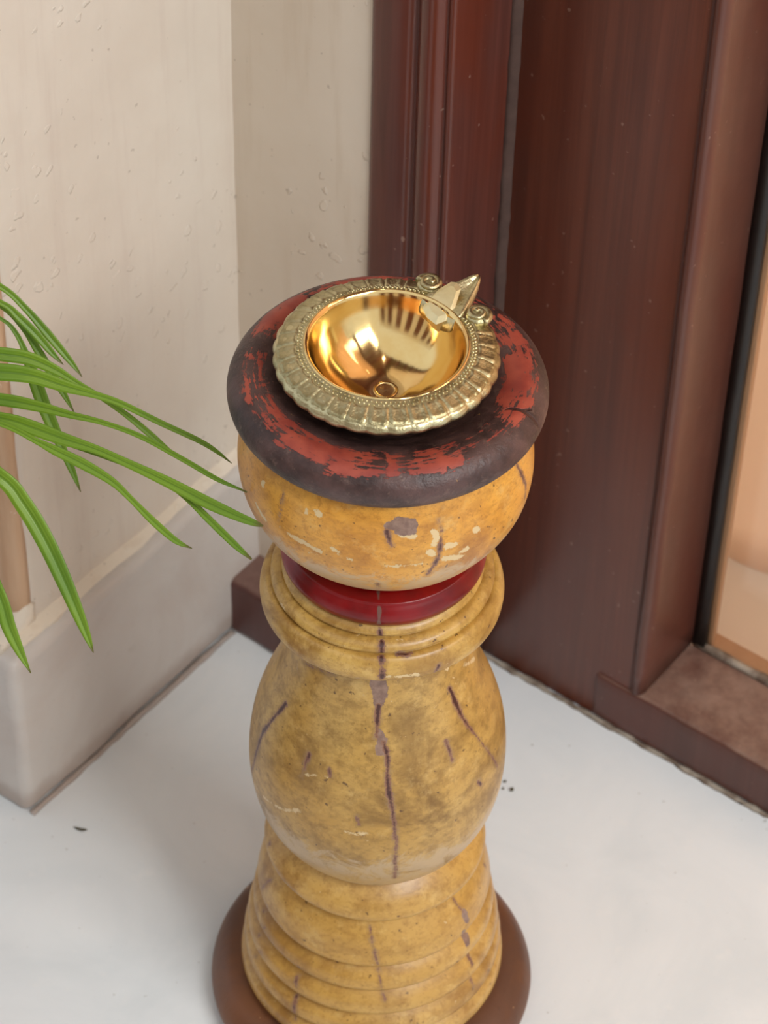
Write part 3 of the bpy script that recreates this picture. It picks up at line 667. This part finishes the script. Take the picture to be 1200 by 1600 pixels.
# (pixel polyline with width), depth where it enters the frame, depth at the tip
LV = [
 ([(-90, 405, 6), (0, 447, 9), (40, 482, 10), (75, 522, 13), (100, 552, 11), (116, 572, 7), (128, 589, 1)], 1.57, 1.585),
 ([(-90, 440, 6), (0, 472, 8), (30, 496, 12), (60, 526, 13), (82, 552, 9), (99, 570, 1)], 1.565, 1.575),
 ([(-80, 452, 4), (0, 497, 5), (22, 516, 7), (38, 546, 9), (52, 585, 19), (68, 630, 20), (84, 668, 18), (100, 706, 12), (113, 735, 10), (126, 769, 1)], 1.575, 1.60),
 ([(-80, 440, 4), (0, 478, 6), (36, 512, 8), (58, 545, 12), (80, 582, 13), (98, 612, 10), (116, 645, 1)], 1.572, 1.59),
 ([(-110, 540, 16), (0, 553, 21), (45, 560, 20), (85, 577, 15), (120, 598, 9), (160, 622, 8), (200, 650, 9), (240, 683, 9), (286, 722, 1)], 1.545, 1.56),
 ([(-110, 575, 20), (0, 581, 26), (50, 587, 23), (100, 603, 18), (150, 617, 11), (190, 631, 10), (250, 660, 9), (310, 688, 8), (338, 705, 6), (362, 724, 1)], 1.54, 1.545),
 ([(-110, 615, 14), (0, 624, 19), (60, 635, 16), (110, 648, 11), (160, 660, 8), (220, 682, 8), (290, 720, 8), (340, 749, 7), (386, 769, 2)], 1.535, 1.505),
 ([(-110, 640, 14), (0, 653, 18), (50, 668, 22), (100, 686, 19), (150, 702, 13), (200, 724, 13), (260, 752, 16), (320, 783, 18), (370, 806, 14), (400, 818, 9), (411, 822, 2)], 1.525, 1.495),
 ([(-120, 640, 3), (0, 664, 4), (120, 700, 4), (235, 742, 6), (285, 772, 9), (330, 815, 11), (368, 852, 10), (393, 874, 3)], 1.53, 1.50),
 ([(-110, 635, 6), (0, 662, 8), (55, 688, 9), (85, 703, 14), (130, 725, 16), (175, 752, 12), (205, 780, 9), (240, 815, 11), (275, 845, 9), (300, 857, 1)], 1.522, 1.515),
 ([(-110, 680, 16), (0, 744, 24), (38, 788, 27), (72, 845, 27), (100, 905, 24), (124, 962, 18), (138, 998, 10), (146, 1020, 1)], 1.51, 1.53),
 ([(-110, 760, 12), (-40, 850, 18), (0, 932, 21), (14, 978, 21), (30, 1015, 14), (48, 1052, 1)], 1.50, 1.51),
 ([(-150, 560, 16), (-60, 640, 20), (-30, 760, 16), (-20, 860, 1)], 1.49, 1.50),
]
def leaf(pts, z0, z1):
    pts = [(cxp, cyp, 9), ((cxp * .55 + pts[0][0] * .45), min(cyp, pts[0][1]) - 20 + .15 * (cyp - pts[0][1]), 14)] + pts
    P = smooth_poly([(a, b, c) for a, b, c in pts], 9.0)
    n = len(P); d = np.r_[0, np.cumsum(np.linalg.norm(np.diff(P[:, :2], axis=0), axis=1))]; s = d / d[-1]
    k0 = np.argmin(np.abs(P[:, 0] - 0) + (P[:, 0] < -150) * 1e4); s0 = s[k0]
    dep = np.where(s < s0, cz + (z0 - cz) * s / max(s0, 1e-3), z0 + (z1 - z0) * (s - s0) / max(1 - s0, 1e-3))
    C3 = np.array([at(p[0], p[1], q) for p, q in zip(P, dep)])
    T = np.gradient(C3, axis=0); T /= np.linalg.norm(T, axis=1)[:, None]
    vdir = C3 - CAM; vdir /= np.linalg.norm(vdir, axis=1)[:, None]
    # blade is a shallow V: its width lies between facing up and facing the viewer
    upv = np.array([-.15, -.75, .65]); S = np.cross(T, upv[None]); S /= np.linalg.norm(S, axis=1)[:, None]; Nn = np.cross(S, T)
    foreshort = np.clip(np.linalg.norm(np.cross(S, vdir), axis=1), .45, 1)
    wd = np.clip(P[:, 2], .6, None) / FPX * dep / foreshort * .53
    V, F, U, A = [], [], [], []
    cols = [-1, -.55, -.12, 0, .12, .55, 1]; nc = len(cols)
    lift = [.30, .14, .0, -.05, .0, .14, .30]
    for sd in (0, 1):
        for i in range(n):
            for c_, l_ in zip(cols, lift):
                V.append(C3[i] + S[i] * wd[i] * c_ + Nn[i] * (wd[i] * l_ - sd * .0005)); U.append(c_); A.append(s[i])
    off = n * nc
    for i in range(n - 1):
        for j in range(nc - 1):
            a = i * nc + j; F.append((a, a + 1, a + nc + 1, a + nc)); b = a + off; F.append((b, b + nc, b + nc + 1, b + 1))
        for j in (0, nc - 1):
            a = i * nc + j; q = (a, a + nc, a + nc + off, a + off); F.append(q if j == 0 else q[::-1])
    V = np.array(V) - np.array([PX, PY, 0])
    o = obj_np('leaf', V, np.array(F), M_leaf, plant)
    for nm, dat in (('across', U), ('along', A)):
        at_ = o.data.attributes.new(nm, 'FLOAT', 'POINT'); at_.data.foreach_set('value', np.array(dat, np.float32))
    return o
for lv in LV: leaf(*lv)
o, V, _ = lathe('pot', [[(.002, .0), (.070, .0)], [(.070, .0), (.085, .16), (.098, .30)], [(.098, .30), (.106, .302), (.107, .338), (.103, .342), (.096, .338)], [(.096, .338), (.094, .30), (.002, .30)]], M_terra, plant, step=.006, n=64)
o, V, _ = lathe('soil', [[(.001, .332), (.05, .330), (.094, .322), (.094, .305)]], M_soil, plant, step=.006, n=48)
o, V, _ = lathe('stem', [[(.018, .325), (.016, .35), (.012, .38), (.006, .40), (.0005, .402)]], M_leaf, plant, step=.004, n=24)

# ------------------------------------------------------------------ crumbs on the floor
def fpt(px, py):
    d = ray(px, py); return CAM + d * (-CAM[2] / d[2])
M = MT('dry_debris'); M.p(Base_Color=M.mix(M.noise(200), srgb(96, 88, 60), srgb(60, 54, 42)), Roughness=.9); M_deb = M.m
def crumb(name, px, py, rx, ry, rot, lab, cat, group=None):
    bm = bmesh.new(); bmesh.ops.create_icosphere(bm, subdivisions=2, radius=1)
    for vv in bm.verts:
        c0 = vv.co.copy(); vv.co = c0 + noise.noise_vector(c0 * 1.7 + Vector((px, py, 0))) * .35
        vv.co.x *= rx; vv.co.y *= ry; vv.co.z *= min(rx, ry) * .7
        vv.co.y += .25 * rx * (c0.x ** 2)
    zmin = min(vv.co.z for vv in bm.verts)
    for vv in bm.verts: vv.co.z -= zmin
    o = obj_bm(name, bm, M_deb); p = fpt(px, py); o.location = (p[0], p[1], 0.0001); o.rotation_euler = (0, 0, rot)
    return tag(o, lab, cat, group)
crumb('twig', 125, 1297, .0045, .0011, -.2, 'tiny brown curved twig on the marble near the skirting corner', 'twig')
crumb('crumb', 789, 1222, .0012, .0010, .4, 'upper left dark crumb on the marble right of the pillar belly', 'crumb', 'dark crumbs on the floor')
crumb('crumb', 800, 1235, .0018, .0013, 1.1, 'largest dark crumb on the marble right of the pillar belly', 'crumb', 'dark crumbs on the floor')
crumb('crumb', 786, 1233, .0010, .0008, .9, 'smallest dark crumb beside the pillar belly, nearest its edge', 'crumb', 'dark crumbs on the floor')
